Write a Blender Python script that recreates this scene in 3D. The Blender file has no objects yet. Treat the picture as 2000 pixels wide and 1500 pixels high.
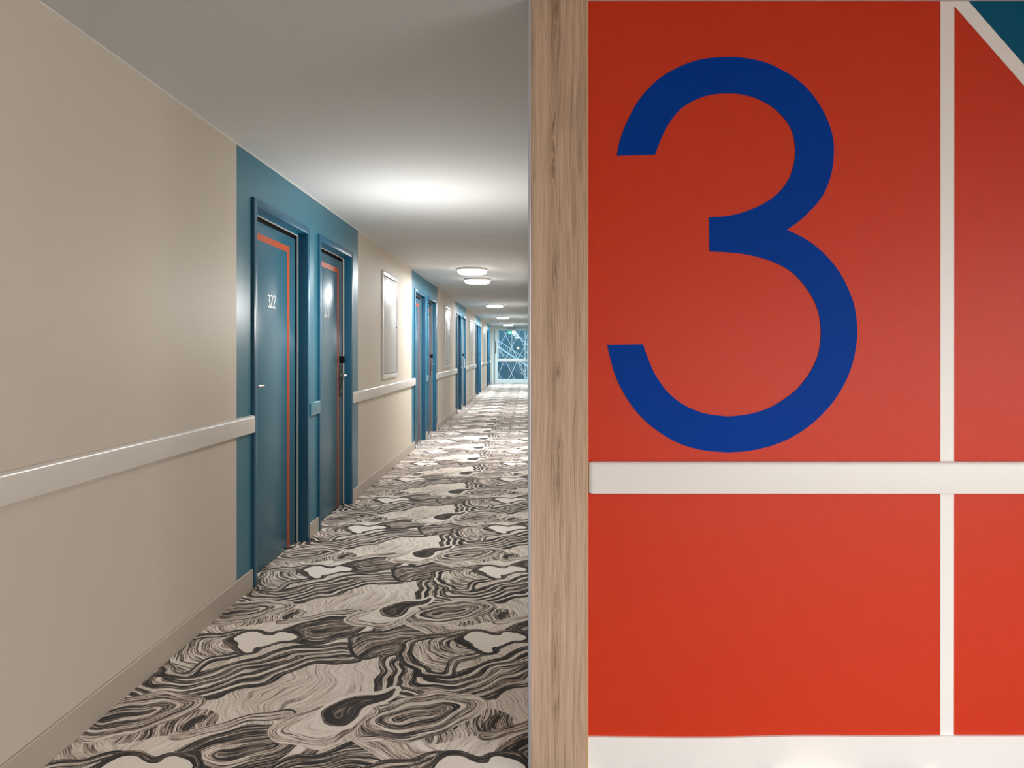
import bpy, bmesh, math, random
from mathutils import Vector, Matrix
random.seed(3)
PI = math.pi
C = bpy.context.scene.collection
sc = bpy.context.scene

# ------------------------------------------------------------------ camera
F = 1400.0                      # focal length in pixels of the 2000 x 1500 frame
HC = 1.308                      # camera height
cam_d = bpy.data.cameras.new('camera'); cam = bpy.data.objects.new('camera', cam_d); C.objects.link(cam)
cam.location = (0, 0, HC); cam.rotation_euler = (PI/2, 0, 0)
cam_d.sensor_width = 36; cam_d.lens = F/2000*36
cam_d.shift_x = -31/2000; cam_d.shift_y = -62/2000
cam_d.clip_start = .02; cam_d.clip_end = 200
sc.camera = cam
# ------------------------------------------------------------------ colour management
sc.view_settings.view_transform = 'Standard'
sc.view_settings.look = 'None'
sc.view_settings.gamma = 1
sc.view_settings.use_curve_mapping = False
sc.view_settings.exposure = 0.0
sc.cycles.max_bounces = 10; sc.cycles.diffuse_bounces = 6
sc.cycles.sample_clamp_indirect = 6
# ------------------------------------------------------------------ daylight (seen through the end door)
w = bpy.data.worlds.new('sky'); sc.world = w; w.use_nodes = True
w.node_tree.nodes['Background'].inputs[0].default_value = (.62, .86, 1, 1)
w.node_tree.nodes['Background'].inputs[1].default_value = 1.7

def area(name, loc, rot, sx, sy, energy, col, spread=180):
    d = bpy.data.lights.new(name, 'AREA'); d.shape = 'RECTANGLE'; d.size = sx; d.size_y = sy
    d.energy = energy; d.color = col; d.spread = math.radians(spread)
    o = bpy.data.objects.new(name, d); C.objects.link(o); o.location = loc; o.rotation_euler = rot
    return o
# unseen fill added behind the camera for the red wall; side window daylight
area('lobby_fill_light', (2.3, -1.5, 1.15), (math.radians(55), 0, math.radians(12)), 2.6, 1.3, 43, (.95, .98, 1), 90)
area('lobby_side_window_daylight', (3.9, -.7, 1.35), (0, math.radians(90), 0), 1.6, 2.2, 78, (1, .98, .95), 120)
sd = bpy.data.lights.new('hazy_sun', 'SUN'); sd.energy = 7; sd.angle = math.radians(50); sd.color = (.68, .88, 1)
so = bpy.data.objects.new('hazy_sun', sd); C.objects.link(so); so.location = (0, 38, 8)
so.rotation_euler = Vector((-.12, -1, -.72)).to_track_quat('-Z', 'Y').to_euler()
# the corridor light at the first pair of doors
def point(name, loc, e, col):
    d = bpy.data.lights.new(name, 'POINT'); d.energy = e; d.color = col; d.shadow_soft_size = 0
    o = bpy.data.objects.new(name, d); C.objects.link(o); o.location = loc
point('corridor_light', (-.75, 4.95, 1.62), 40, (1, .97, .93))

# ------------------------------------------------------------------ constants
A = 1.534           # left wall at x = -A
H = 2.41            # ceiling height
YW = 2.25           # lobby wall with the numeral
YE = 30.3           # end of the corridor
PER = 5.69
S0 = 3.775

# ------------------------------------------------------------------ node helpers
class N:
    """a float socket (or constant) with arithmetic that adds Math nodes"""
    def __init__(s, t, v): s.t, s.v = t, v
    def _m(s, op, *a, clamp=False):
        n = s.t.nodes.new('ShaderNodeMath'); n.operation = op; n.use_clamp = clamp
        for i, q in enumerate((s,)+a):
            q = q.v if isinstance(q, N) else q
            if isinstance(q, (int, float)): n.inputs[i].default_value = q
            else: s.t.links.new(q, n.inputs[i])
        return N(s.t, n.outputs[0])
    def __add__(s, o): return s._m('ADD', o)
    __radd__ = __add__
    def __mul__(s, o): return s._m('MULTIPLY', o)
    __rmul__ = __mul__
    def __sub__(s, o): return s._m('SUBTRACT', o)
    def __rsub__(s, o): return (s*-1)+o
    def sin(s): return s._m('SINE')
    def sqrt(s): return s._m('SQRT')
    def abs(s): return s._m('ABSOLUTE')
    def min(s, o): return s._m('MINIMUM', o)
    def max(s, o): return s._m('MAXIMUM', o)
    def clamp(s): return s._m('ADD', 0.0, clamp=True)
    def lt(s, o): return s._m('LESS_THAN', o)
    def wrap(s, hi, lo): return s._m('WRAP', hi, lo)
    def smin(s, o, k): return s._m('SMOOTH_MIN', o, k)
    def mix(s, o, m):            # s*(1-m)+o*m
        if isinstance(o, (int, float)) and isinstance(s, N): return s + (m*(o-s) if False else (s*-1+o)*m)
        return s + (o-s)*m

def mat(name, col, rough=.5, metal=0, spec=.5, bump=0, bscale=200, coat=0, var=0):
    m = bpy.data.materials.new(name); m.use_nodes = True
    t = m.node_tree; b = t.nodes['Principled BSDF']
    b.inputs['Base Color'].default_value = (*col, 1); b.inputs['Roughness'].default_value = rough
    b.inputs['Metallic'].default_value = metal; b.inputs['Specular IOR Level'].default_value = spec
    b.inputs['Coat Weight'].default_value = coat
    tc = t.nodes.new('ShaderNodeTexCoord')
    if var:
        n = t.nodes.new('ShaderNodeTexNoise'); n.inputs['Scale'].default_value = 3.0; n.inputs['Detail'].default_value = 3
        t.links.new(tc.outputs['Object'], n.inputs['Vector'])
        h = t.nodes.new('ShaderNodeHueSaturation'); h.inputs['Color'].default_value = (*col, 1)
        r = t.nodes.new('ShaderNodeMapRange'); r.inputs['To Min'].default_value = 1-var; r.inputs['To Max'].default_value = 1+var
        t.links.new(n.outputs['Fac'], r.inputs['Value']); t.links.new(r.outputs[0], h.inputs['Value'])
        t.links.new(h.outputs[0], b.inputs['Base Color'])
    if bump:
        n = t.nodes.new('ShaderNodeTexNoise'); n.inputs['Scale'].default_value = bscale; n.inputs['Detail'].default_value = 2
        t.links.new(tc.outputs['Object'], n.inputs['Vector'])
        bp = t.nodes.new('ShaderNodeBump'); bp.inputs['Strength'].default_value = bump; bp.inputs['Distance'].default_value = .002
        t.links.new(n.outputs['Fac'], bp.inputs['Height']); t.links.new(bp.outputs[0], b.inputs['Normal'])
    return m

def emis(name, col, s):
    m = bpy.data.materials.new(name); m.use_nodes = True
    b = m.node_tree.nodes['Principled BSDF']
    b.inputs['Base Color'].default_value = (*col, 1)
    b.inputs['Emission Color'].default_value = (*col, 1); b.inputs['Emission Strength'].default_value = s
    return m

M = {}
M['beige'] = mat('beige_wall_paint', (.575, .512, .43), .6, bump=.08, bscale=260, var=.02)
M['blue'] = mat('teal_wall_paint', (.030, .155, .225), .38, bump=.08, bscale=260)
M['frame'] = mat('deep_teal_frame_paint', (.010, .10, .18), .34)
M['leaf'] = mat('teal_door_paint', (.026, .125, .19), .30)
M['orange'] = mat('orange_stripe_paint', (.40, .062, .012), .45)
M['ceil'] = mat('ceiling_paint', (.60, .615, .62), .85, spec=.15, bump=.04, bscale=300)
M['white'] = mat('white_paint', (.72, .70, .67), .35)
M['rail'] = mat('off_white_rail_paint', (.66, .62, .57), .25)
M['skirt'] = mat('beige_baseboard_paint', (.46, .40, .33), .35)
M['railblue'] = mat('teal_rail_paint', (.035, .17, .24), .25)
M['red'] = mat('red_mural_paint', (.56, .036, .009), .42, spec=.26, bump=.13, bscale=170)
M['mblue'] = mat('cobalt_numeral_paint', (.0, .042, .30), .5, spec=.06, bump=.1, bscale=170)
M['mteal'] = mat('teal_mural_paint', (.0, .10, .19), .42, spec=.15, bump=.15, bscale=170)
M['mwhite'] = mat('white_mural_paint', (.84, .83, .80), .4, bump=.1, bscale=170)
M['black'] = mat('black_rubber', (.003, .003, .004), .8, spec=.15)
M['seal'] = mat('pale_door_seal', (.62, .60, .56), .4)
M['steel'] = mat('brushed_steel', (.62, .60, .57), .28, metal=1)
M['bronze'] = mat('dark_bronze_metal', (.16, .13, .10), .35, metal=1)
M['alu'] = mat('anodised_aluminium', (.55, .57, .62), .35, metal=.6)
M['num'] = mat('white_number_lettering', (.78, .80, .80), .5)
M['panel'] = mat('pale_grey_panel_paint', (.50, .50, .49), .36)
M['panelframe'] = mat('white_panel_frame_paint', (.70, .68, .66), .3)
M['dark'] = mat('dark_recess', (.01, .01, .012), .7)
M['lampwhite'] = emis('opal_lamp_glow', (1, .95, .90), 12)
M['lampbase'] = mat('lamp_base_plastic', (.6, .55, .52), .4)
M['green'] = emis('green_sign_face', (.02, .50, .36), .6)
M['signwhite'] = emis('white_sign_face', (.85, .9, .9), .8)
M['grey'] = mat('grey_metal', (.28, .31, .33), .4)
M['endframe'] = mat('pale_blue_grey_door_frame', (.62, .74, .76), .35)
M['endstile'] = mat('grey_stile', (.25, .30, .31), .35)
M['film'] = mat('white_frosted_film', (.85, .92, .95), .5)
M['extwall'] = mat('blue_grey_render', (.10, .21, .26), .8, var=.05)
M['extfloor'] = mat('concrete_landing', (.35, .38, .40), .8, var=.1)
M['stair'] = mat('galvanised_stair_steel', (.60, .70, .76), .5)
M['stairdark'] = mat('dark_blue_steel', (.08, .20, .30), .5)  # darker, bluer steel for treads, posts and the lower flight
def film():
    m = M['film']; t = m.node_tree; b = t.nodes['Principled BSDF']; o = t.nodes['Material Output']
    tl = t.nodes.new('ShaderNodeBsdfTranslucent'); tl.inputs[0].default_value = (.9, .97, 1, 1); mx = t.nodes.new('ShaderNodeMixShader'); mx.inputs[0].default_value = .5
    t.links.new(b.outputs[0], mx.inputs[1]); t.links.new(tl.outputs[0], mx.inputs[2]); t.links.new(mx.outputs[0], o.inputs[0])
film()
M['tag'] = mat('white_card', (.8, .8, .8), .5)

g = bpy.data.materials.new('clear_door_glass'); g.use_nodes = True
t = g.node_tree; t.nodes.clear()
o_ = t.nodes.new('ShaderNodeOutputMaterial'); mx = t.nodes.new('ShaderNodeMixShader'); tr = t.nodes.new('ShaderNodeBsdfTransparent')
gl = t.nodes.new('ShaderNodeBsdfGlossy'); fr = t.nodes.new('ShaderNodeFresnel'); fr.inputs['IOR'].default_value = 1.45
tr.inputs[0].default_value = (.88, .95, .96, 1); gl.inputs['Roughness'].default_value = .02
t.links.new(fr.outputs[0], mx.inputs[0]); t.links.new(tr.outputs[0], mx.inputs[1]); t.links.new(gl.outputs[0], mx.inputs[2]); t.links.new(mx.outputs[0], o_.inputs[0])
M['glass'] = g

# ---- oak board
def oak():
    m = bpy.data.materials.new('limed_oak_veneer'); m.use_nodes = True; t = m.node_tree; b = t.nodes['Principled BSDF']
    tc = t.nodes.new('ShaderNodeTexCoord'); s = t.nodes.new('ShaderNodeSeparateXYZ'); t.links.new(tc.outputs['Object'], s.inputs[0])
    X, Z = N(t, s.outputs[0]), N(t, s.outputs[2])
    def noise(x, y, z, scale=1, det=3, ro=.5):
        c = t.nodes.new('ShaderNodeCombineXYZ')
        for i, q in enumerate((x, y, z)):
            q = q.v if isinstance(q, N) else q
            if isinstance(q, (int, float)): c.inputs[i].default_value = q
            else: t.links.new(q, c.inputs[i])
        n = t.nodes.new('ShaderNodeTexNoise'); n.inputs['Scale'].default_value = scale; n.inputs['Detail'].default_value = det; n.inputs['Roughness'].default_value = ro
        t.links.new(c.outputs[0], n.inputs['Vector']); return N(t, n.outputs['Fac'])
    # knots: lens shaped marks down the middle of the board
    ks = None
    for kx, kz, h in ((.085, 2.375, .03), (.086, 2.29, .035), (.078, 1.98, .05), (.077, 1.88, .03), (.084, 1.56, .04), (.094, 1.245, .02), (.092, 1.02, .016), (.090, .97, .026), (.090, .885, .045), (.088, .55, .04), (.083, .34, .06), (.086, .2, .03)):
        dx = (X-kx)*(1/.0075); dz = (Z-kz)*(1/h)
        d = (dx*dx+dz*dz).sqrt()
        ks = d if ks is None else ks.smin(d, .6)
    kn = (1.0-ks*.55).clamp()              # 1 in knot centre
    pull = (3.2-ks).max(0.0)*.25
    xx = X+noise(X*8, 0.0, Z*1.3, 1, 2)*.035+pull*(X-.088)*-1.2
    g1 = noise(xx*70, 3.0, Z*1.1, 1, 4, .55)
    g2 = noise(xx*520, 7.0, Z*6, 1, 3, .6)
    g3 = noise(xx*14, 1.0, Z*.9, 1, 2, .5)
    ring = ((ks*9).sin()*.5+.5)*(1.0-ks*.3).clamp()
    v = g1*.42+g2*.74+g3*.42-.27-kn*.10-ring*.04
    cr = t.nodes.new('ShaderNodeValToRGB'); e = cr.color_ramp.elements
    e[0].position = .25; e[0].color = (.13, .075, .045, 1); e[1].position = .78; e[1].color = (.70, .53, .39, 1)
    a_ = e.new(.43); a_.color = (.40, .275, .185, 1); a_ = e.new(.56); a_.color = (.54, .39, .275, 1)
    t.links.new(v.v, cr.inputs[0]); t.links.new(cr.outputs[0], b.inputs['Base Color']); b.inputs['Roughness'].default_value = .5
    bp = t.nodes.new('ShaderNodeBump'); bp.inputs['Strength'].default_value = .15; bp.inputs['Distance'].default_value = .001
    t.links.new(g2.v, bp.inputs['Height']); t.links.new(bp.outputs[0], b.inputs['Normal'])
    return m
M['oak'] = oak()
M['oakedge'] = mat('oak_edge_band', (.56, .36, .21), .45)

# ---- agate patterned carpet (repeats every 1.05 x 1.03 m)
def carpet():
    m = bpy.data.materials.new('agate_pattern_carpet'); m.use_nodes = True; t = m.node_tree; b = t.nodes['Principled BSDF']
    tc = t.nodes.new('ShaderNodeTexCoord'); s = t.nodes.new('ShaderNodeSeparateXYZ'); t.links.new(tc.outputs['Object'], s.inputs[0])
    X, Y = N(t, s.outputs[0]), N(t, s.outputs[1])
    PX, PY = 1.05, 1.03
    def noise(x, y, z, scale=1, det=2, ro=.5):
        c = t.nodes.new('ShaderNodeCombineXYZ')
        for i, q in enumerate((x, y, z)):
            q = q.v if isinstance(q, N) else q
            if isinstance(q, (int, float)): c.inputs[i].default_value = q
            else: t.links.new(q, c.inputs[i])
        n = t.nodes.new('ShaderNodeTexNoise'); n.inputs['Scale'].default_value = scale; n.inputs['Detail'].default_value = det; n.inputs['Roughness'].default_value = ro
        t.links.new(c.outputs[0], n.inputs['Vector']); return N(t, n.outputs['Fac'])
    kx, ky = 2*PI/PX, 2*PI/PY
    wx = ((X*(kx*3)+Y*(ky*2)).sin()*.010) + ((Y*(ky*5)+X*kx).sin()*.008) + ((Y*(ky*9)-X*(kx*2)).sin()*.004)
    wy = ((X*(kx*4)-Y*(ky*1)).sin()*.012) + ((X*(kx*7)+Y*(ky*3)).sin()*.006)
    U, V = X+wx, Y+wy
    # base field: pale area with fine wavy fans
    T = U*1.0+((V*(ky*2)+U*(kx*1)).sin()*.05)+((V*(ky*6)).sin()*.012)
    B = (((V*(ky*1)+U*(kx*1)).sin())*.07)+.66
    K = N(t, (U*0.0+.42).v)
    def seg(a, c, r1, r2):
        mx_, my_ = (a[0]+c[0])/2, (a[1]+c[1])/2
        dx, dy = c[0]-a[0], c[1]-a[1]; l2 = dx*dx+dy*dy
        qx = (U-mx_).wrap(PX/2, -PX/2); qy = (V-my_).wrap(PY/2, -PY/2)
        px, py = qx-(a[0]-mx_), qy-(a[1]-my_)
        h = ((px*(dx/l2))+(py*(dy/l2)))._m('ADD', 0.0, clamp=True)
        ex, ey = px-h*dx, py-h*dy
        return (ex*ex+ey*ey).sqrt()-(h*(r2-r1)+r1)
    def shape(segs, k=.03):
        d = None
        for a, c, r1, r2 in segs:
            e = seg(a, c, r1, r2); d = e if d is None else d.smin(e, k)
        return d
    def lay(d, r, base, con, seed, T2=None):
        nonlocal T, B, K
        mk = d.lt(r)
        T = T.mix((T2 if T2 is not None else d)+seed, mk)
        B = B.mix(base, mk) if isinstance(base, (int, float)) else B.mix(base, mk)
        K = K.mix(con, mk)
    # fan with dark ends
    d = shape([((-1.46, 2.46), (-1.18, 2.54), .07, .05)])
    lay(d, .03, .40, 1.0, 5.0, U*1.15+V*.15)
    d = shape([((-1.19, 2.50), (-1.17, 2.56), .022, .03)]); lay(d, -.008, .10, .5, 5.5, U*1.1)
    d = shape([((-1.30, 2.49), (-1.29, 2.54), .012, .012)]); lay(d, .0, .10, .5, 5.6, U*1.1)
    d = shape([((-1.20, 2.45), (-.88, 2.60), .018, .022)]); lay(d, .01, .42, .8, 6.0)
    # big folded dark band
    d = shape([((-.49, 3.02), (-.47, 2.82), .0, .0), ((-.47, 2.82), (-.38, 2.76), .0, .0), ((-.38, 2.76), (-.22, 2.81), .0, .0), ((-.22, 2.81), (-.09, 2.93), .0, .0), ((-.09, 2.93), (.07, 3.09), .0, -.02), ((.07, 3.09), (.26, 3.12), -.02, -.03)], .04)
    lay(d, .135, .10, .7, 8.0); lay(d, .100, .62, .6, 8.0); lay(d, .082, .12, .8, 8.0); lay(d, .052, .62, .7, 8.0); lay(d, .036, .14, .8, 8.0); lay(d, .008, .6, .6, 8.0)
    # dark agate pair right of the pale bone
    d = shape([((-1.00, 3.36), (-.85, 3.42), .12, .12)])
    lay(d, .03, .12, .8, 11.0); lay(d, -.04, .34, .9, 11.0); lay(d, -.095, .20, .9, 11.0)
    d = shape([((-.78, 3.29), (-.74, 3.44), .012, .010)]); lay(d, .004, .74, .4, 12.0)
    d = shape([((-.66, 3.22), (-.52, 3.34), .13, .10)])
    d2 = shape([((-.60, 3.10), (-.56, 3.12), 0, 0)])
    lay(d, .03, .10, .7, 13.0); lay(d, .005, .26, 1.0, 13.0, d2)
    # flowing strands below the ringed agate
    d = shape([((-.58, 2.53), (-.47, 2.42), .04, .06), ((-.47, 2.42), (-.36, 2.30), .06, .05), ((-.36, 2.30), (-.30, 2.19), .05, .03)])
    lay(d, .03, .62, .55, 3.0); lay(d, .0, .52, .7, 3.0)
    # large fan
    d = shape([((-.40, 3.16), (-.30, 3.21), .13, .12), ((-.40, 3.16), (-.38, 2.95), .12, .04)], .05)
    d2 = shape([((-.24, 3.22), (-.20, 3.24), 0, 0)])
    lay(d, .045, .10, .8, 15.0); lay(d, .022, .55, .7, 15.0); lay(d, .008, .16, .9, 15.0)
    lay(d, -.012, .46, 1.15, 15.5, d2)
    # ringed narrow agate
    d = shape([((-.47, 2.545), (-.31, 2.625), .035, .03)])
    lay(d, .115, .50, .9, 17.0); lay(d, .075, .30, .8, 17.0); lay(d, .05, .62, .7, 17.0); lay(d, .034, .22, .9, 17.0); lay(d, .0, .5, .8, 17.0); lay(d, -.018, .12, .7, 17.0)
    # teardrop
    d = shape([((-.688, 2.572), (-.64, 2.66), .068, .050), ((-.64, 2.66), (-.52, 2.785), .050, .006)], .02)
    d2 = shape([((-.735, 2.515), (-.62, 2.62), .150, .085)], .02)
    lay(d2, .0, .52, .9, 20.0); d2 = shape([((-.730, 2.525), (-.62, 2.64), .095, .06)], .02)
    lay(d2, .0, .74, .35, 20.4); lay(d, .028, .76, .2, 20.0); lay(d, .004, .10, .55, 20.0)
    # pale bone
    d = shape([((-1.285, 3.285), (-1.19, 3.255), .056, .040), ((-1.13, 3.335), (-1.085, 3.275), .018, .018), ((-1.19, 3.255), (-1.11, 3.30), .040, .030), ((-1.26, 3.24), (-1.232, 3.15), .04, .010)], .04)
    lay(d, .040, .12, .6, 23.0); lay(d, .010, .88, .16, 23.0)
    # ---- tone: lines follow the distance field, broken up along their length
    jig = noise(X*9, Y*9, 2.0, 1, 3)*.022
    Tj = T+jig
    n1 = noise(Tj*95, X*3.5, Y*3.5, 1, 2, .6)
    n2 = noise(Tj*270, X*12, Y*12, 1, 1, .5)
    n3 = noise(X*240, Y*240, 0.0, 1, 2, .6)
    tone = B+.10+(n1-.5)*K*1.9+(n2-.5)*K*1.7+(n3-.5)*.62
    cr = t.nodes.new('ShaderNodeValToRGB'); e = cr.color_ramp.elements
    e[0].position = .05; e[0].color = (.010, .010, .012, 1); e[1].position = .93; e[1].color = (.95, .88, .81, 1)
    for p, c_ in ((.22, (.028, .024, .022)), (.38, (.16, .118, .092)), (.55, (.47, .38, .315)), (.72, (.78, .69, .61))):
        a_ = e.new(p); a_.color = (*c_, 1)
    t.links.new(tone.v, cr.inputs[0]); t.links.new(cr.outputs[0], b.inputs['Base Color'])
    b.inputs['Roughness'].default_value = .95; b.inputs['Specular IOR Level'].default_value = .1
    b.inputs['Sheen Weight'].default_value = .15; b.inputs['Sheen Roughness'].default_value = .5
    bp = t.nodes.new('ShaderNodeBump'); bp.inputs['Strength'].default_value = .5; bp.inputs['Distance'].default_value = .003
    t.links.new(n3.v, bp.inputs['Height']); t.links.new(bp.outputs[0], b.inputs['Normal'])
    return m
M['carpet'] = carpet()

# ------------------------------------------------------------------ mesh helpers
def box(bm, x0, x1, y0, y1, z0, z1, bev=0, seg=2, mi=0):
    x0, x1 = sorted((x0, x1)); y0, y1 = sorted((y0, y1)); z0, z1 = sorted((z0, z1))
    vs = [bm.verts.new((x, y, z)) for z in (z0, z1) for y in (y0, y1) for x in (x0, x1)]
    fs = [bm.faces.new([vs[i] for i in q]) for q in ((0, 2, 3, 1), (4, 5, 7, 6), (0, 1, 5, 4), (2, 6, 7, 3), (0, 4, 6, 2), (1, 3, 7, 5))]
    for f in fs: f.material_index = mi
    if bev:
        es = list({e for f in fs for e in f.edges})
        r = bmesh.ops.bevel(bm, geom=es, offset=bev, segments=seg, affect='EDGES', profile=.5)
        for f in r['faces']: f.material_index = mi
def prism(bm, pts, fn, t0, t1, mi=0):
    """extrude the 2-D outline pts; fn(u, v, t) -> 3-D point"""
    a = [bm.verts.new(fn(u, v, t0)) for u, v in pts]; b = [bm.verts.new(fn(u, v, t1)) for u, v in pts]
    n = len(pts); fs = [bm.faces.new(a), bm.faces.new(b[::-1])]
    for i in range(n): fs.append(bm.faces.new((a[i], b[i], b[(i+1) % n], a[(i+1) % n])))
    for f in fs: f.material_index = mi
def tube(bm, pts, r, n=12, cap=True):
    pts = [Vector(p) for p in pts]; rings = []
    for i, p in enumerate(pts):
        d = (pts[min(i+1, len(pts)-1)]-pts[max(i-1, 0)]).normalized()
        u = d.orthogonal().normalized() if i == 0 else (pu-d*pu.dot(d)).normalized()
        pu = u; v = d.cross(u)
        rings.append([bm.verts.new(p+(u*math.cos(2*PI*k/n)+v*math.sin(2*PI*k/n))*r) for k in range(n)])
    for a, b in zip(rings, rings[1:]):
        for k in range(n): bm.faces.new((a[k], a[(k+1) % n], b[(k+1) % n], b[k]))
    if cap: bm.faces.new(rings[0][::-1]); bm.faces.new(rings[-1])
def lathe(bm, prof, c, n=48, smooth=True):
    rings = []
    for r, z in prof:
        rings.append([bm.verts.new((c[0]+r*math.cos(2*PI*k/n), c[1]+r*math.sin(2*PI*k/n), c[2]+z)) for k in range(n)] if r > 1e-6 else [bm.verts.new((c[0], c[1], c[2]+z))])
    for a, b in zip(rings, rings[1:]):
        for k in range(n):
            q = [a[k % len(a)], a[(k+1) % len(a)], b[(k+1) % len(b)], b[k % len(b)]]
            q = list(dict.fromkeys(q))
            if len(q) > 2: bm.faces.new(q)
def obj(name, bm, mats, parent=None, loc=None, smooth=False):
    bmesh.ops.recalc_face_normals(bm, faces=bm.faces[:])
    me = bpy.data.meshes.new(name); bm.to_mesh(me); bm.free()
    for m in (mats if isinstance(mats, (list, tuple)) else [mats]): me.materials.append(m)
    o = bpy.data.objects.new(name, me); C.objects.link(o)
    if smooth:
        for p in me.polygons: p.use_smooth = True
        try: me.set_sharp_from_angle(angle=math.radians(38))
        except Exception: pass
    if parent is not None: o.parent = parent; o.matrix_parent_inverse = Matrix.Identity(4)
    if loc: o.location = loc
    return o
def tag(o, label, cat, group=None, kind=None):
    o['label'] = label; o['category'] = cat
    if group: o['group'] = group
    if kind: o['kind'] = kind
    return o
def thing(name, loc, label, cat, group=None, kind=None):
    o = bpy.data.objects.new(name, None); C.objects.link(o); o.location = loc; o.empty_display_size = .1
    return tag(o, label, cat, group, kind)
def copy_tree(o, parent=None):
    c = o.copy(); C.objects.link(c); c.parent = parent
    for ch in [q for q in o.children]: copy_tree(ch, c)
    return c
NB = bmesh.new

# ================================================================== STRUCTURE
bm = NB(); box(bm, -A-.15, 4.1, -3.1, YE+.1, -.1, 0)
tag(obj('floor', bm, M['carpet']), 'carpet floor with a repeating black, brown and cream agate swirl pattern', 'floor', kind='structure')
bm = NB(); box(bm, -A-.15, 4.1, -3.1, YE+.1, H, H+.12)
tag(obj('ceiling', bm, M['ceil']), 'plain pale plaster ceiling over corridor and lobby', 'ceiling', kind='structure')
bm = NB(); box(bm, -A, .03, 6.855, 6.862, H-.0025, H-.0002)
tag(obj('trim_1', bm, M['ceil']), 'thin joint bead across the corridor ceiling beyond the second door', 'ceiling joint', kind='structure')
bm = NB(); box(bm, -A, -A+.006, -3, YE, H-.006, H-.0002)
tag(obj('trim_2', bm, M['white']), 'thin white bead where the left wall meets the ceiling', 'trim', kind='structure')

# door openings (outer frame y range) and painted zones
zones = [(S0+k*PER, S0+k*PER+2.695) for k in range(5)]
doors = []
for s, e in zones: doors += [(s+.205, s+1.215, 'near'), (s+1.455, s+2.455, 'far')]
DH = 2.171
bm = NB()
def wallpart(y0, y1, z0, z1, mi): box(bm, -A-.13, -A, y0, y1, z0, z1, mi=mi)
cuts = sorted({-3.0, YE} | {v for z in zones for v in z} | {v for d in doors for v in d[:2]})
for a, b in zip(cuts, cuts[1:]):
    mid = (a+b)/2
    mi = 1 if any(z[0] < mid < z[1] for z in zones) else 0
    dd = [d for d in doors if d[0] < mid < d[1]]
    wallpart(a, b, DH-.03 if dd else 0, H, mi)
for d in doors: box(bm, -A-.16, -A-.135, d[0], d[1], 0, DH, mi=2)
tag(obj('wall_left', bm, [M['beige'], M['blue'], M['dark']]), 'long beige corridor wall with teal blocks painted round each pair of doors', 'wall', kind='structure')
bm = NB(); box(bm, .04, .17, YW+.13, YE, 0, H)
tag(obj('wall_right', bm, M['beige']), 'beige corridor wall hidden behind the oak board', 'wall', kind='structure')
bm = NB(); box(bm, -A, 4.0, -3.1, -3.0, 0, H)
tag(obj('wall_back', bm, M['beige']), 'beige lobby wall behind the camera', 'wall', kind='structure')
bm = NB(); box(bm, 4.0, 4.1, -3.1, YW, 0, H)
tag(obj('wall_side', bm, M['beige']), 'beige lobby side wall at the right', 'wall', kind='structure')
# baseboards
bm = NB()
prev = -3.0
for d in doors+[(YE, 0, 0)]:
    if d[0]-prev > .02: box(bm, -A, -A+.010, prev+.001, d[0]-.001, 0, .107, .002, 1)
    prev = d[1]
tag(obj('baseboard_left', bm, M['skirt']), 'plain beige baseboard running along the left corridor wall', 'baseboard', kind='structure')

bm = NB(); box(bm, .030, .0399, YW+.131, YE-.03, 0, .107, .002, 1)
tag(obj('baseboard_right', bm, M['skirt']), 'plain beige baseboard along the right corridor wall', 'baseboard', kind='structure')
# lobby wall with mural
def wx(x): return (x-1031)/F*YW
def wz(y): return HC+(688-y)/F*YW
bm = NB()
box(bm, .17, 4.0, YW, YW+.13, 0, H)
def paint(pts, mi, d=.0012): prism(bm, [(wx(x), wz(y)) for x, y in pts], lambda u, v, t: (u, t, v), YW-d, YW-.0001, mi)
topy = 688-(H-HC-.001)/YW*F
paint([(1836.5, topy), (1863.5, topy), (1863.5, 12), (1862.5, 1442), (1836, 1442)], 1)
def dl(x, up): return (127+(x-2000)*1.144) if up else (168+(x-2000)*1.139)
paint([(1863.5, 12), (1863.5, topy), (1889+(topy)/1.144, topy), (2300, dl(2300, 1)), (2300, dl(2300, 0))], 1, .0013)
paint([(1889+(topy)/1.144+1, topy), (2300, topy), (2300, dl(2300, 1))], 2)
tag(obj('wall_front', bm, [M['red'], M['mwhite'], M['mteal']]), 'glossy red lobby wall crossed by white painted lines with a teal corner', 'wall', kind='structure')
# baseboard with a slightly wavy painted top edge
bm = NB()
n = 70; pts = [(wx(1146), 0)] + [(3.99, 0)]
tops = []
for i in range(n+1):
    x = 3.99+(wx(1146)-3.99)*i/n
    px = x/YW*F+1031
    y = 1440+2*math.sin((px-1146)/160)*(1 if px < 2100 else 0)-3.0*math.exp(-((px-1560)/110)**2)
    if px > 1800: y = 1438
    tops.append((x, HC-(y-688)/F*(YW-.010)))
prism(bm, pts+tops, lambda u, v, t: (u, t, v), YW-.010, YW-.0002)
tag(obj('baseboard_front', bm, M['mwhite']), 'white baseboard under the red wall with a slightly wavy upper edge', 'baseboard', kind='structure')

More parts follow.
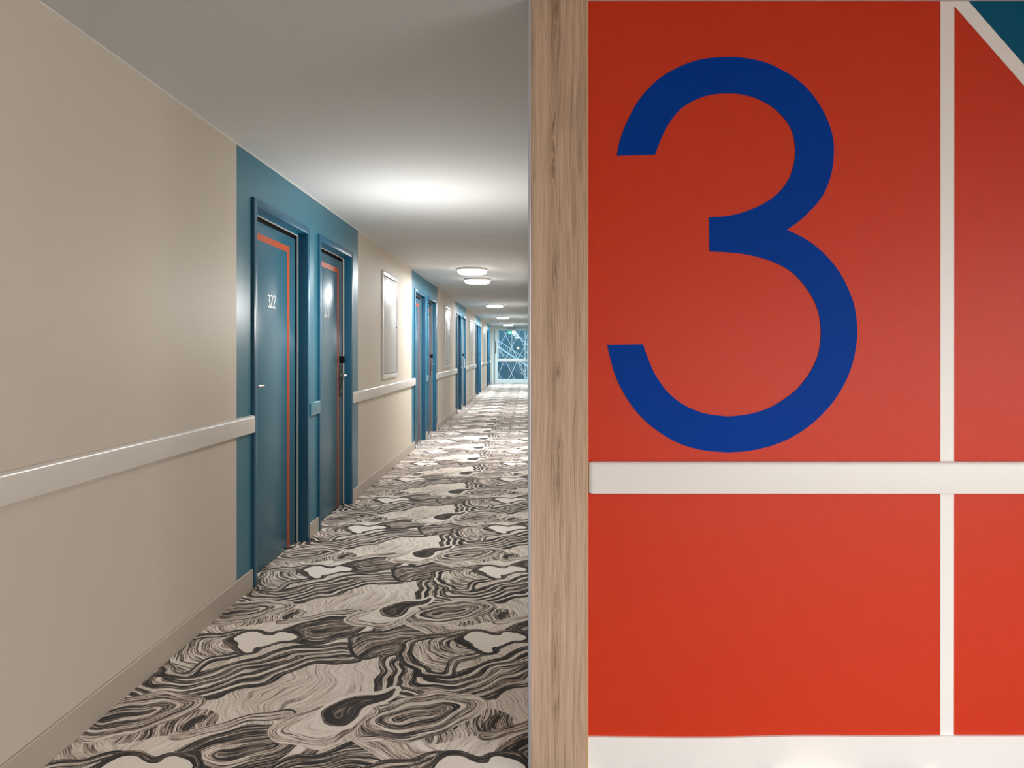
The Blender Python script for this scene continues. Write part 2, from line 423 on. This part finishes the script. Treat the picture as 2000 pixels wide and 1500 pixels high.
# ================================================================== BIG NUMERAL
def cr_spline(P, n=4):
    out = []
    for i in range(len(P)-1):
        p0 = P[max(i-1, 0)]; p1 = P[i]; p2 = P[i+1]; p3 = P[min(i+2, len(P)-1)]
        for k in range(n):
            u = k/n
            out.append(tuple(.5*((2*p1[j])+(-p0[j]+p2[j])*u+(2*p0[j]-5*p1[j]+4*p2[j]-p3[j])*u*u+(-p0[j]+3*p1[j]-3*p2[j]+p3[j])*u**3) for j in (0, 1)))
    out.append(P[-1]); return out
o1 = [(1204.7, 304.5), (1211.7, 271.7), (1226.7, 233.3), (1248.3, 195), (1276.7, 163), (1305, 142), (1341.7, 124.5), (1376.7, 115), (1420, 111.3), (1450, 113), (1486.7, 120), (1520, 133), (1560, 158), (1586.7, 185), (1608.3, 218.3), (1621.7, 250), (1627.5, 276.7), (1628.3, 303.3), (1625.2, 331.2), (1617, 360), (1602.6, 388.4), (1580, 414), (1559.3, 433), (1536.8, 448.9)]
o2 = [(1536.8, 448.9), (1568, 464), (1592.2, 480.2), (1616.5, 502.8), (1637.3, 528.8), (1654.6, 560), (1668.5, 598), (1673.8, 638.7), (1672.6, 670), (1663.9, 713), (1646.7, 754), (1622, 791), (1587.5, 826.1), (1548, 853), (1508.5, 870), (1466.6, 880), (1429.6, 883.3), (1411.9, 883), (1372.3, 879.3), (1332.8, 868.5), (1300.4, 852.3), (1268, 829), (1242.8, 803.8), (1221.2, 773.2), (1203.2, 737.2), (1192.4, 701.2), (1186.1, 673.8)]
i1 = [(1255.9, 672.4), (1262.6, 692.2), (1277, 726.4), (1296, 756), (1318.4, 779), (1347.2, 796.6), (1378, 807.8), (1411.9, 812.4), (1429.6, 812.8), (1464, 808.6), (1498.7, 798), (1530.7, 780), (1557.9, 758), (1582.5, 726), (1597.3, 692.9), (1602.8, 658.4), (1601, 624), (1591.5, 591), (1574, 562), (1551, 536), (1526.4, 519.5), (1498.6, 507.5), (1464, 498.5), (1429.3, 493.6), (1385.7, 491.3)]
i2 = [(1384.8, 424.4), (1420.7, 421.8), (1451.9, 414.6), (1488.2, 399.7), (1512.5, 383.5), (1529.8, 366), (1542.5, 345), (1549.8, 322.5), (1552.9, 300), (1552.3, 284), (1548.3, 262), (1538.3, 241), (1523.3, 222.5), (1503.3, 206), (1478, 193), (1453.3, 185.6), (1425, 182.5), (1390, 185), (1363.3, 193), (1338, 206.5), (1320, 223), (1305.5, 243), (1292.5, 268), (1279.2, 302.5)]
pts = cr_spline(o1)[:-1]+cr_spline(o2)+cr_spline(i1)+cr_spline(i2)
from mathutils.geometry import tessellate_polygon
P3 = [(wx(x), wz(y)) for x, y in pts]
tri = tessellate_polygon([[Vector((u, v, 0)) for u, v in P3]])
bm = NB(); va = [bm.verts.new((u, YW-.0016, v)) for u, v in P3]; vb = [bm.verts.new((u, YW-.0001, v)) for u, v in P3]
for i, j, k in tri: bm.faces.new((va[i], va[j], va[k]))
for i in range(len(va)): bm.faces.new((va[i], vb[i], vb[(i+1) % len(va)], va[(i+1) % len(va)]))

tag(obj('painted_numeral', bm, M['mblue']), 'giant cobalt blue numeral 3 painted on the red wall', 'numeral')

# ================================================================== OAK BOARD AT THE CORNER
t_ = thing('oak_corner_board', (0, YW, 0), 'tall limed oak board capping the corner between corridor and red wall', 'board')
bm = NB(); box(bm, .0097, .181, YW-.018, YW+.13, .001, H-.002, .0008, 1)
obj('board', bm, M['oak'], t_, (0, -YW, 0))
bm = NB(); box(bm, .1812, .1885, YW-.018, YW-.0015, .001, H-.002, .0015, 2)
obj('edge_band', bm, M['oakedge'], t_, (0, -YW, 0))
bm = NB(); box(bm, .0014, .0095, YW-.019, YW+.13, .001, H-.002, .001, 2)
obj('metal_edge', bm, M['alu'], t_, (0, -YW, 0))

# ================================================================== HANDRAILS
RT, RB, RX = .960, .864, .024
def rail_profile():
    r = .017; p = [(.0, RB), (RX-.004, RB), (RX-.001, RB+.0015), (RX, RB+.005)]
    for k in range(7):
        a = k/6*PI/2
        p.append((RX-r+r*math.cos(a), RT-r+r*math.sin(a)))
    p.append((.0, RT)); return p
def rail(y0, y1, m, label, group):
    bm = NB()
    pr = rail_profile(); c = .006
    # slightly chamfered ends
    secs = [(y0, .8), (y0+c, 1), (y1-c, 1), (y1, .8)]
    rings = []
    for y, s in secs:
        rings.append([bm.verts.new((-A+.0002+u*s, y, v if s == 1 else (RB+RT)/2+(v-(RB+RT)/2)*.97)) for u, v in pr])
    for a, b in zip(rings, rings[1:]):
        k = len(a)
        for i in range(k): bm.faces.new((a[i], b[i], b[(i+1) % k], a[(i+1) % k]))
    bm.faces.new(rings[0]); bm.faces.new(rings[-1][::-1])
    o = obj('handrail', bm, m, smooth=True)
    return tag(o, label, 'handrail', group)
ordn = ['first', 'second', 'third', 'fourth', 'fifth']
g1, g2 = 'cream crash rails along the left wall', 'short teal rails between paired doors'
rail(-2.9, doors[0][0]-.004, M['rail'], 'long cream handrail nearest the camera, ending at door 322', g1)
labs = ['cream handrail under the nearest access panel, just past door 323',
        'cream handrail under the second access panel from the camera',
        'cream handrail under the third access panel from the camera',
        'cream handrail under the fourth, farthest access panel']
for k in range(5):
    a, b = doors[2*k], doors[2*k+1]
    rail(a[1]+.004, b[0]-.004, M['railblue'],
         ['short teal handrail block between doors 322 and 323', 'short teal handrail block between the second pair of doors', 'short teal handrail block between the third pair of doors', 'short teal handrail block between the fourth pair of doors', 'short teal handrail block between the last pair of doors'][k], g2)
    if k < 4: rail(b[1]+.004, doors[2*k+2][0]-.004, M['rail'], labs[k], g1)
rail(doors[-1][1]+.004, YE-.12, M['rail'], 'last cream handrail piece, beside the glass end door', g1)
# rail on the red wall
bm = NB(); zt, zb, xt = wz(0), 0, 0
zt = HC-(903-688)/F*(YW-.024); zb = HC-(965-688)/F*(YW-.024)
x0 = (1150-1031)/F*(YW-.02)
pr = [(0, zb), (.020, zb), (.0235, zb+.0015), (.024, zb+.005)]+[(.024-.012+.012*math.cos(k/5*PI/2), zt-.012+.012*math.sin(k/5*PI/2)) for k in range(6)]+[(0, zt)]
rings = []
for x, s in ((x0, .0), (x0+.0008, .72), (x0+.006, .9), (x0+.014, 1), (3.985, 1)):
    rings.append([bm.verts.new((x, YW-.0015-u*max(s, .5), (zb+zt)/2+(v-(zb+zt)/2)*(1 if s == 1 else .985 if s > .8 else .95))) for u, v in pr])
for a, b in zip(rings, rings[1:]):
    k = len(a)
    for i in range(k): bm.faces.new((a[i], b[i], b[(i+1) % k], a[(i+1) % k]))
bm.faces.new(rings[0]); bm.faces.new(rings[-1][::-1])
tag(obj('handrail', bm, M['mwhite'], smooth=True), 'white handrail mounted across the red wall below the numeral 3', 'handrail')

# ================================================================== DOORS ON THE LEFT WALL
XF = -A+.016          # front of the frame
XL = XF-.082          # front of the leaf
FW = .045
HT = DH-FW            # underside of the frame head
def digits(bm, text, yc, z0, h, x, th=.0095):
    """thin sans lettering drawn as strokes on the plane x"""
    def arc(cx, cy, rx, ry, a0, a1, n=12): return [(cx+rx*math.cos(math.radians(a0+(a1-a0)*i/n)), cy+ry*math.sin(math.radians(a0+(a1-a0)*i/n))) for i in range(n+1)]
    G = {'3': [arc(.27, .745, .20, .22, 150, -95), arc(.26, .27, .23, .25, 95, -150)],
         '2': [arc(.27, .76, .22, .22, 160, -30)+[(.40, .52), (.03, .03), (.52, .03)]]}
    w_ = .62; W = w_*len(text)-.08
    for i, ch in enumerate(text):
        for si, st in enumerate(G[ch]):
            P = [Vector(((u+i*w_-W/2)*h, z0+v*h)) for u, v in st]
            P = [p for k, p in enumerate(P) if k == 0 or (p-P[k-1]).length > 1e-5]
            L, R = [], []
            for k, p in enumerate(P):
                a = (P[k]-P[k-1]).normalized() if k else (P[1]-P[0]).normalized()
                c_ = (P[k+1]-P[k]).normalized() if k < len(P)-1 else a
                tn = (a+c_); tn = tn.normalized() if tn.length > .1 else a
                nn = Vector((-tn.y, tn.x)); sc_ = 1/max(.45, abs(nn.dot(Vector((-a.y, a.x)))))
                L.append(p+nn*th/2*sc_); R.append(p-nn*th/2*sc_)
            va = [[bm.verts.new((x+.0012+si*.0004, yc+q.x, q.y)) for q in S] for S in (L, R)]
            vb = [[bm.verts.new((x+.0001, yc+q.x, q.y)) for q in S] for S in (L, R)]
            for k in range(len(P)-1):
                bm.faces.new((va[0][k], va[0][k+1], va[1][k+1], va[1][k]))
                for S in (0, 1): bm.faces.new((va[S][k], va[S][k+1], vb[S][k+1], vb[S][k]))
def make_door(name, w_, latch, number):
    """local origin: wall plane at the outer near corner of the frame, on the floor"""
    root = bpy.data.objects.new(name, None); C.objects.link(root)
    xf = XF+A; xl = XL+A; hl = DH-FW
    y0, y1 = FW, w_-FW
    bm = NB()
    for a, b in ((0, FW), (w_-FW, w_)):
        box(bm, xf, -.128, a, b, 0, DH, .0025, 2)
    box(bm, xf, -.128, FW-.001, w_-FW+.001, hl, DH-.0003, .0025, 2)
    # rebate step beside the leaf
    for a, b in ((y0-.001, y0+.012), (y1-.012, y1+.001)): box(bm, xl+.020, xl+.006, a, b, 0, hl, .001, 1)
    box(bm, xl+.020, xl+.006, y0, y1, hl-.014, hl+.001, .001, 1)
    obj('frame', bm, M['frame'], root, smooth=True)
    bm = NB()
    for a, b in ((y0+.0118, y0+.0152), (y1-.0152, y1-.0118)): box(bm, xl+.0185, xl+.006, a, b, .004, hl-.014, .001, 1)
    box(bm, xl+.0185, xl+.006, y0+.012, y1-.012, hl-.0175, hl-.0138, .001, 1)
    obj('seal', bm, M['seal'], root)
    bm = NB()
    for a, b in ((y0, y0+.030), (y1-.030, y1)): box(bm, xl-.006, xl-.03, a, b, .003, hl)
    box(bm, xl-.006, xl-.03, y0+.030, y1-.030, hl-.040, hl)
    obj('gap_gasket', bm, M['black'], root)
    ly0, ly1, lt = y0+.032, y1-.032, hl-.043
    bm = NB(); box(bm, xl+.004, xl-.036, ly0, ly1, .009, lt, .0015, 2)
    leaf = obj('leaf', bm, M['leaf'], root, smooth=True)
    # orange line: down the far side and across the top
    oy1 = ly1-.118 if latch == 'near' else ly1-.110
    ot = lt-.070
    bm = NB()
    xo = xl+.004
    box(bm, xo, xo+.0012, oy1-.045, oy1, .0095, ot)
    box(bm, xo, xo+.0012, ly0, oy1-.045, ot-.040, ot)
    obj('orange_line', bm, M['orange'], leaf)
    if number:
        bm = NB(); digits(bm, number, (y0+y1)/2-.02, 1.588, .078, xo)
        obj('door_number', bm, M['num'], leaf)
    # lock set
    s = 1 if latch == 'near' else -1
    hy = ly0+.045 if latch == 'near' else ly1-.052
    bm = NB(); box(bm, xo, xo+.007, hy-.026, hy+.026, .93, 1.20, .003, 2)
    plate = obj('lock_plate', bm, M['bronze'], root, smooth=True)
    bm = NB(); tube(bm, [(xo+.005, hy, 1.112), (xo+.045, hy, 1.112)], .011, 16)
    pts = [(xo+.045-.012, hy, 1.112), (xo+.052, hy+s*.004, 1.112), (xo+.056, hy+s*.018, 1.112), (xo+.057, hy+s*(.05 if s > 0 else .10), 1.112), (xo+.055, hy+s*(.066 if s > 0 else .125), 1.111)]
    tube(bm, pts, .0098, 14)
    obj('lever', bm, M['steel'], plate, smooth=True)
    bm = NB(); box(bm, xo+.0002, xo+.030, hy-.030, hy+.030, 1.215, 1.275, .005, 3)
    obj('card_reader', bm, M['black'], root, smooth=True)
    bm = NB(); tube(bm, [(xo+.006, hy, .975), (xo+.012, hy, .975)], .012, 20)
    obj('keyhole', bm, M['steel'], plate, smooth=True)
    return root
protoA = make_door('door_1', 1.010, 'near', None)
protoB = make_door('door_2', 1.000, 'far', None)
protoA.location = (-A, doors[0][0], 0); protoB.location = (-A, doors[1][0], 0)
dn = ['nearest teal door numbered 322 with an orange line, on the left wall', 'teal door numbered 323 with a silver lever, second from the camera',
      'third teal door from the camera, just past the nearest access panel', 'fourth teal door from the camera with silver lever showing',
      'fifth teal door from the camera, just past the second access panel', 'sixth teal door from the camera with a white card on its lever',
      'seventh teal door from the camera, just past the third access panel', 'eighth teal door from the camera, before the fourth access panel',
      'ninth teal door from the camera, just past the fourth access panel', 'tenth and farthest teal door, beside the glass end door']
for i, d in enumerate(doors):
    if i == 0: r = protoA
    elif i == 1: r = protoB
    else: r = copy_tree(protoA if i % 2 == 0 else protoB)
    r.name = 'door_%d' % (i+1)
    r.location = (-A, d[0], 0)
    tag(r, dn[i], 'door', 'teal room doors along the left wall', 'structure')
for root, num in ((protoA, '322'), (protoB, '323')):
    leaf = [c for c in root.children if c.name.startswith('leaf')][0]
    bm = NB(); digits(bm, num, (.5 if num == '322' else .47)-.02, 1.586, .078, XL+A+.004)
    n_ = obj('door_number', bm, M['num'], leaf); n_['label'] = 'white number '+num

# card hanging on the sixth door's lever
d = doors[5]; hy = d[1]-FW-.032-.052
bm = NB()
prism(bm, [(-.045, .0), (.045, .0), (.045, -.22), (-.045, -.22), (-.045, -.07), (-.02, -.07), (-.02, -.03), (-.045, -.03)], lambda u, v, t: (t, hy-.055+u, 1.15+v), XL+.066, XL+.0675)
tag(obj('door_hanger', bm, M['tag']), 'white card hanging on the lever of the sixth teal door', 'door hanger')

# ================================================================== ACCESS PANELS
def make_panel():
    root = bpy.data.objects.new('access_panel', None); C.objects.link(root)
    z0, z1, w_ = 1.022, 2.176, .88
    f = .052
    bm = NB()
    for a, b, c_, d_ in ((0, f, z0, z1), (w_-f, w_, z0, z1)): box(bm, .0003, .014, a, b, c_, d_, .002, 2)
    box(bm, .0003, .0138, f-.001, w_-f+.001, z0, z0+f, .002, 2); box(bm, .0003, .0138, f-.001, w_-f+.001, z1-f, z1, .002, 2)
    obj('frame', bm, M['panelframe'], root, smooth=True)
    bm = NB(); box(bm, .0004, .003, f-.001, w_-f+.001, z0+f-.001, z1-f+.001)
    obj('shadow_gap', bm, M['dark'], root)
    bm = NB(); box(bm, .003, .0095, f+.006, w_-f-.006, z0+f+.006, z1-f-.006, .0015, 2)
    pd = obj('panel_door', bm, M['panel'], root, smooth=True)
    for z in (z0+.24, z1-.24):
        bm = NB(); tube(bm, [(.011, f+.003, z-.05), (.011, f+.003, z+.05)], .0045, 10)
        obj('hinge', bm, M['steel'], pd, smooth=True)
    bm = NB(); tube(bm, [(.009, w_-f-.045, 1.595), (.014, w_-f-.045, 1.595)], .014, 20); 
    k = obj('lock', bm, M['bronze'], pd, smooth=True)
    bm = NB(); box(bm, .0139, .0165, w_-f-.047, w_-f-.043, 1.587, 1.603)
    obj('key_slot', bm, M['black'], k)
    return root
pp = make_panel()
for k in range(4):
    r = pp if k == 0 else copy_tree(pp)
    r.location = (-A, zones[k][1]+1.045, 0)
    tag(r, ['white framed grey access panel nearest the camera, right of door 323', 'second white framed access panel from the camera', 'third white framed access panel from the camera', 'farthest white framed access panel, before the last pair of doors'][k], 'access panel', 'access panels on the left wall')

# ================================================================== CEILING LAMPS
def make_lamp():
    root = bpy.data.objects.new('ceiling_lamp', None); C.objects.link(root)
    bm = NB(); lathe(bm, [(0, 0), (.200, 0), (.202, -.004), (.202, -.024), (.196, -.028), (0, -.028)], (0, 0, -.0003), 64)
    obj('base', bm, M['lampbase'], root, smooth=True)
    bm = NB()
    R, h = .188, .068
    prof = [(0, -.027), (R, -.027), (R+.001, -.034)]
    for k in range(9):
        a = k/8*PI/2; prof.append((R-.022+.022*math.cos(a), -h+.022-.022*math.sin(a)))
    prof.append((0, -h-.002))
    lathe(bm, prof, (0, 0, -.0003), 64)
    obj('diffuser', bm, M['lampwhite'], root, smooth=True)
    return root
lp = make_lamp()
lam = [(-.735, 9.45, 'round glowing ceiling lamp nearest the camera'), (-.755, 10.75, 'round glowing ceiling lamp just behind the nearest one'),
       (-.765, 16.5, 'third round ceiling lamp from the camera'), (-.765, 22.2, 'fourth round ceiling lamp from the camera'), (-.765, 27.9, 'farthest round ceiling lamp, above the exit sign')]
for i, (x, y, l) in enumerate(lam):
    r = lp if i == 0 else copy_tree(lp)
    ld = bpy.data.lights.new('lamp_light', 'AREA'); ld.shape = 'DISK'; ld.size = .34; ld.energy = (50, 46, 80, 130, 130)[i]; ld.color = (.95, .97, 1) if i < 3 else (.82, .93, 1)
    lo = bpy.data.objects.new('lamp_light', ld); C.objects.link(lo); lo.location = (x, y, H-.078)
    r.location = (x, y, H); tag(r, l, 'ceiling lamp', 'round corridor ceiling lamps')

# ================================================================== END WALL, GLASS DOOR, SIGN
def ex(x, Z=YE): return (x-1031)/F*Z
def ez(y, Z=YE): return HC-(y-688)/F*Z
bm = NB()
X0, X1, ZT = ex(961.5), .038, ez(641.5)
box(bm, -A, .04, YE, YE+.14, ZT, H); box(bm, -A, X0, YE, YE+.14, 0, ZT)
tag(obj('wall_end', bm, M['endframe']), 'narrow pale wall surround around the glass door at the corridor end', 'wall', kind='structure')
dr = thing('door_11', (0, YE, 0), 'glazed door at the far end of the corridor with white line pattern', 'door', kind='structure')
def dobj(n, bm, m, par=dr, **k):
    o = obj(n, bm, m, par, (0, -YE, 0) if par is dr else None, **k); return o
bm = NB()
fw = .05
box(bm, X0+.001, X0+fw, YE-.02, YE+.10, 0, ZT-.001, .003, 1); box(bm, X1-.035, X1, YE-.02, YE+.10, 0, ZT-.001, .003, 1)
box(bm, X0+fw-.001, X1-.034, YE-.02, YE+.10, ZT-fw, ZT-.0015, .003, 1)
dobj('frame', bm, M['endframe'])
bm = NB(); box(bm, X0+fw, X0+.115, YE+.005, YE+.06, .01, ZT-fw-.001, .002, 1)
dobj('sidelight', bm, M['endstile'])
gx0, gx1, gz0, gz1 = ex(971.8), X1-.062, ez(740.2), ez(645.5)
bm = NB()
lx0, lx1 = X0+.118, X1-.037
box(bm, lx0, gx0, YE+.01, YE+.055, .01, ZT-fw-.002, .003, 1); box(bm, gx1, lx1, YE+.01, YE+.055, .01, ZT-fw-.002, .003, 1)
box(bm, gx0-.001, gx1+.001, YE+.01, YE+.055, .01, gz0, .003, 1); box(bm, gx0-.001, gx1+.001, YE+.01, YE+.055, gz1, ZT-fw-.002, .003, 1)
leaf = dobj('leaf', bm, M['endframe'])
bm = NB(); box(bm, gx0-.001, gx1+.001, YE+.030, YE+.036, gz0-.001, gz1+.001)
gls = obj('pane', bm, M['glass'], leaf)
bm = NB()
def q(u, v): return (ex(930+u/6.8), ez(560+v/6.8))
lines = [[(365, 590), (560, 975), (690, 1225)], [(415, 590), (300, 805), (400, 1000), (470, 1150), (430, 1222)], [(475, 590), (475, 805)],
         [(578, 590), (470, 810), (370, 1000), (296, 1150), (340, 1222)], [(530, 590), (640, 800), (676, 880)], [(640, 800), (545, 980), (470, 1150), (505, 1222)],
         [(299, 590), (299, 950)], [(640, 590), (640, 1222)], [(299, 1150), (299, 1222)], [(676, 640), (640, 800)], [(545, 980), (640, 1190), (660, 1222)],
         [(590, 1150), (676, 1100)], [(655, 590), (655, 1222)], [(300, 805), (290, 790)]]
off = 0
for ln in lines:
    P = [q(*p) for p in ln]
    for p, r in zip(P, P[1:]):
        p = (min(max(p[0], gx0), gx1), p[1]); r = (min(max(r[0], gx0), gx1), r[1])
        d = Vector((r[0]-p[0], r[1]-p[1]))
        if d.length < .01: continue
        d.normalize(); nn = Vector((-d.y, d.x))*.009; off += .0003
        prism(bm, [(p[0]+nn.x, p[1]+nn.y), (r[0]+nn.x, r[1]+nn.y), (r[0]-nn.x, r[1]-nn.y), (p[0]-nn.x, p[1]-nn.y)], lambda u, v, t: (u, t, v), YE+.0295-off-.0002, YE+.0295-off)
fl = obj('film_lines', bm, M['film'], leaf)
bm = NB(); box(bm, gx0, gx1, YE-.03, YE+.005, ez(705.8), ez(700.8), .006, 2)
box(bm, gx0+.02, gx0+.06, YE-.001, YE+.03, ez(705), ez(701.5)); box(bm, gx1-.06, gx1-.02, YE-.001, YE+.03, ez(705), ez(701.5))
obj('push_bar', bm, M['white'], leaf)
bm = NB(); tube(bm, [(ex(968.3), YE-.05, ez(690)), (ex(968.3), YE-.05, ez(666))], .016, 12)
for y in (688, 668): tube(bm, [(ex(968.3), YE-.05, ez(y)), (ex(968.3), YE+.012, ez(y))], .01, 10)
obj('pull_handle', bm, M['bronze'], leaf, smooth=True)
bm = NB(); tube(bm, [(X1-.05, YE+.01, 1.0), (X1-.05, YE-.05, 1.0), (X1-.15, YE-.055, 1.0)], .011, 10)
obj('lever', bm, M['grey'], leaf, smooth=True)

# exit sign under the door head
t_ = thing('exit_sign', (ex(999, 30.1), 30.1, 2.2), 'small green and white exit sign with an arrow above the end door', 'sign')
sx, sz = ex(999, 30.1), 2.2
def sobj(n, bm, m, **k): return obj(n, bm, m, t_, (-sx, -30.1, -sz), **k)
bm = NB(); box(bm, ex(990.3, 30.1), ex(1007.2, 30.1), 30.05, 30.27, ez(646, 30.1), ez(642.2, 30.1), .006, 2)
sobj('housing', bm, M['grey'])
za, zb_ = ez(653, 30.1), ez(646.2, 30.1)
xa, xb, xc = ex(992, 30.1), ex(1000.2, 30.1), ex(1006.5, 30.1)
bm = NB(); box(bm, xa, xb, 30.09, 30.11, za, zb_); gr_ = sobj('arrow_face', bm, M['green'])
bm = NB(); box(bm, xb+.0005, xc, 30.09, 30.11, za, zb_); wf = sobj('figure_face', bm, M['signwhite'])
cx, cz = (xa+xb)/2, (za+zb_)/2
bm = NB(); prism(bm, [(cx-.055, cz), (cx, cz+.045), (cx, cz+.016), (cx+.05, cz+.016), (cx+.05, cz-.016), (cx, cz-.016), (cx, cz-.045)], lambda u, v, t: (u, t, v), 30.085, 30.0895)
o = obj('arrow', bm, M['signwhite'], gr_)
cx = (xb+xc)/2
bm = NB()
def st(pl, w_):
    for p, r in zip(pl, pl[1:]):
        d = Vector((r[0]-p[0], r[1]-p[1])).normalized(); nn = Vector((-d.y, d.x))*w_/2
        prism(bm, [(cx+p[0]+nn.x, cz+p[1]+nn.y), (cx+r[0]+nn.x, cz+r[1]+nn.y), (cx+r[0]-nn.x, cz+r[1]-nn.y), (cx+p[0]-nn.x, cz+p[1]-nn.y)], lambda u, v, t: (u, t, v), 30.085, 30.0895)
prism(bm, [(cx+.012+.011*math.cos(k*PI/6), cz+.047+.011*math.sin(k*PI/6)) for k in range(12)], lambda u, v, t: (u, t, v), 30.085, 30.0895)
st([(.008, .034), (-.004, -.004)], .018); st([(.008, .030), (-.022, .022), (-.030, .006)], .007); st([(.008, .030), (.028, .012), (.04, .018)], .007)
st([(-.002, -.004), (-.018, -.026), (-.042, -.028)], .009); st([(-.002, -.004), (.014, -.026), (.008, -.055)], .009)
obj('running_figure', bm, M['green'], wf)

# ================================================================== OUTSIDE: LANDING, WALL, STEEL STAIR
bm = NB(); box(bm, -6, 4, YE+.14, 37, -.12, -.02)
tag(obj('concrete_landing', bm, M['extfloor']), 'grey outdoor ground behind the glass end door', 'ground', kind='structure')
bm = NB(); box(bm, -6, 4, 36, 36.2, -.02, 4.2)
for k in range(40): box(bm, -5.9+k*.25, -5.88+k*.25, 35.985, 36.001, 0, 4.15)
tag(obj('facade', bm, M['extwall']), 'blue grey ribbed wall seen through the glass end door', 'wall')
YS = 32.6
def sx_(u): return ex(930+u/6.8, YS)
def sz_(v): return max(ez(560+v/6.8, YS), -.02)
root = thing('steel_staircase', (-.7, YS, 0), 'pale steel outdoor staircase with railings behind the glass end door', 'staircase')
def rs(n, bm, m, **k): return obj(n, bm, m, root, (.7, -YS, 0), **k)
def beam(bm, p, r, w_, y0, y1):
    d = Vector((r[0]-p[0], r[1]-p[1])).normalized(); nn = Vector((-d.y, d.x))*w_/2
    prism(bm, [(p[0]+nn.x, p[1]+nn.y), (r[0]+nn.x, r[1]+nn.y), (r[0]-nn.x, r[1]-nn.y), (p[0]-nn.x, p[1]-nn.y)], lambda u, v, t: (u, t, v), y0, y1)
def flight(a, b, w_, y0, y1, m, name='stringer'):
    for yy in (y0, y1-.03):
        bm = NB(); beam(bm, a, b, w_, yy, yy+.03); rs(name, bm, m)
    n_ = int(abs(b[1]-a[1])/.17)
    bm = NB()
    for i in range(n_):
        f = (i+.5)/n_; x, z = a[0]+(b[0]-a[0])*f, a[1]+(b[1]-a[1])*f
        box(bm, x-.13, x+.13, y0+.03, y1-.03, z-.005, z+.025)
    rs('treads', bm, M['stairdark'] if w_ > .06 else m)
def railing(a, b, h, y, m):
    bm = NB(); beam(bm, (a[0], a[1]+h), (b[0], b[1]+h), .035, y, y+.03)
    n_ = int((b[0]-a[0])/.09)
    for i in range(abs(n_)+1):
        f = i/abs(n_); x, z = a[0]+(b[0]-a[0])*f, a[1]+(b[1]-a[1])*f
        box(bm, x-.006, x+.006, y+.008, y+.02, z, z+h)
    rs('railing', bm, m)
for x_, y_ in ((sx_(640), YS+.45), (sx_(560), YS+1.5), (sx_(330), YS+1.5)):
    bm = NB(); box(bm, x_-.04, x_+.04, y_, y_+.08, -.02, .9 if x_ > -1 else 1.2); rs('post', bm, M['stairdark'])
P1, P2 = (sx_(230), sz_(760)), (sx_(740), sz_(1095))
flight(P1, P2, .075, YS, YS+1.0, M['stair']); railing(P1, P2, .30, YS-.02, M['stair'])
Q1, Q2 = (sx_(230), sz_(965)), (sx_(600), sz_(1190))
flight(Q1, Q2, .16, YS+1.2, YS+2.2, M['stairdark']); railing(Q1, Q2, .5, YS+1.15, M['stair'])
R1, R2 = (sx_(500), sz_(600)), (sx_(720), sz_(800))
flight(R1, R2, .05, YS+1.2, YS+2.0, M['stair'])
R1, R2 = (sx_(460), sz_(640)), (sx_(230), sz_(790))
bm = NB(); beam(bm, R1, R2, .14, YS+1.3, YS+2.3); rs('soffit_panel', bm, M['stairdark'])
bm = NB(); box(bm, sx_(230), sx_(760), YS-.05, YS, sz_(985), sz_(955)); rs('landing_edge', bm, M['stair'])
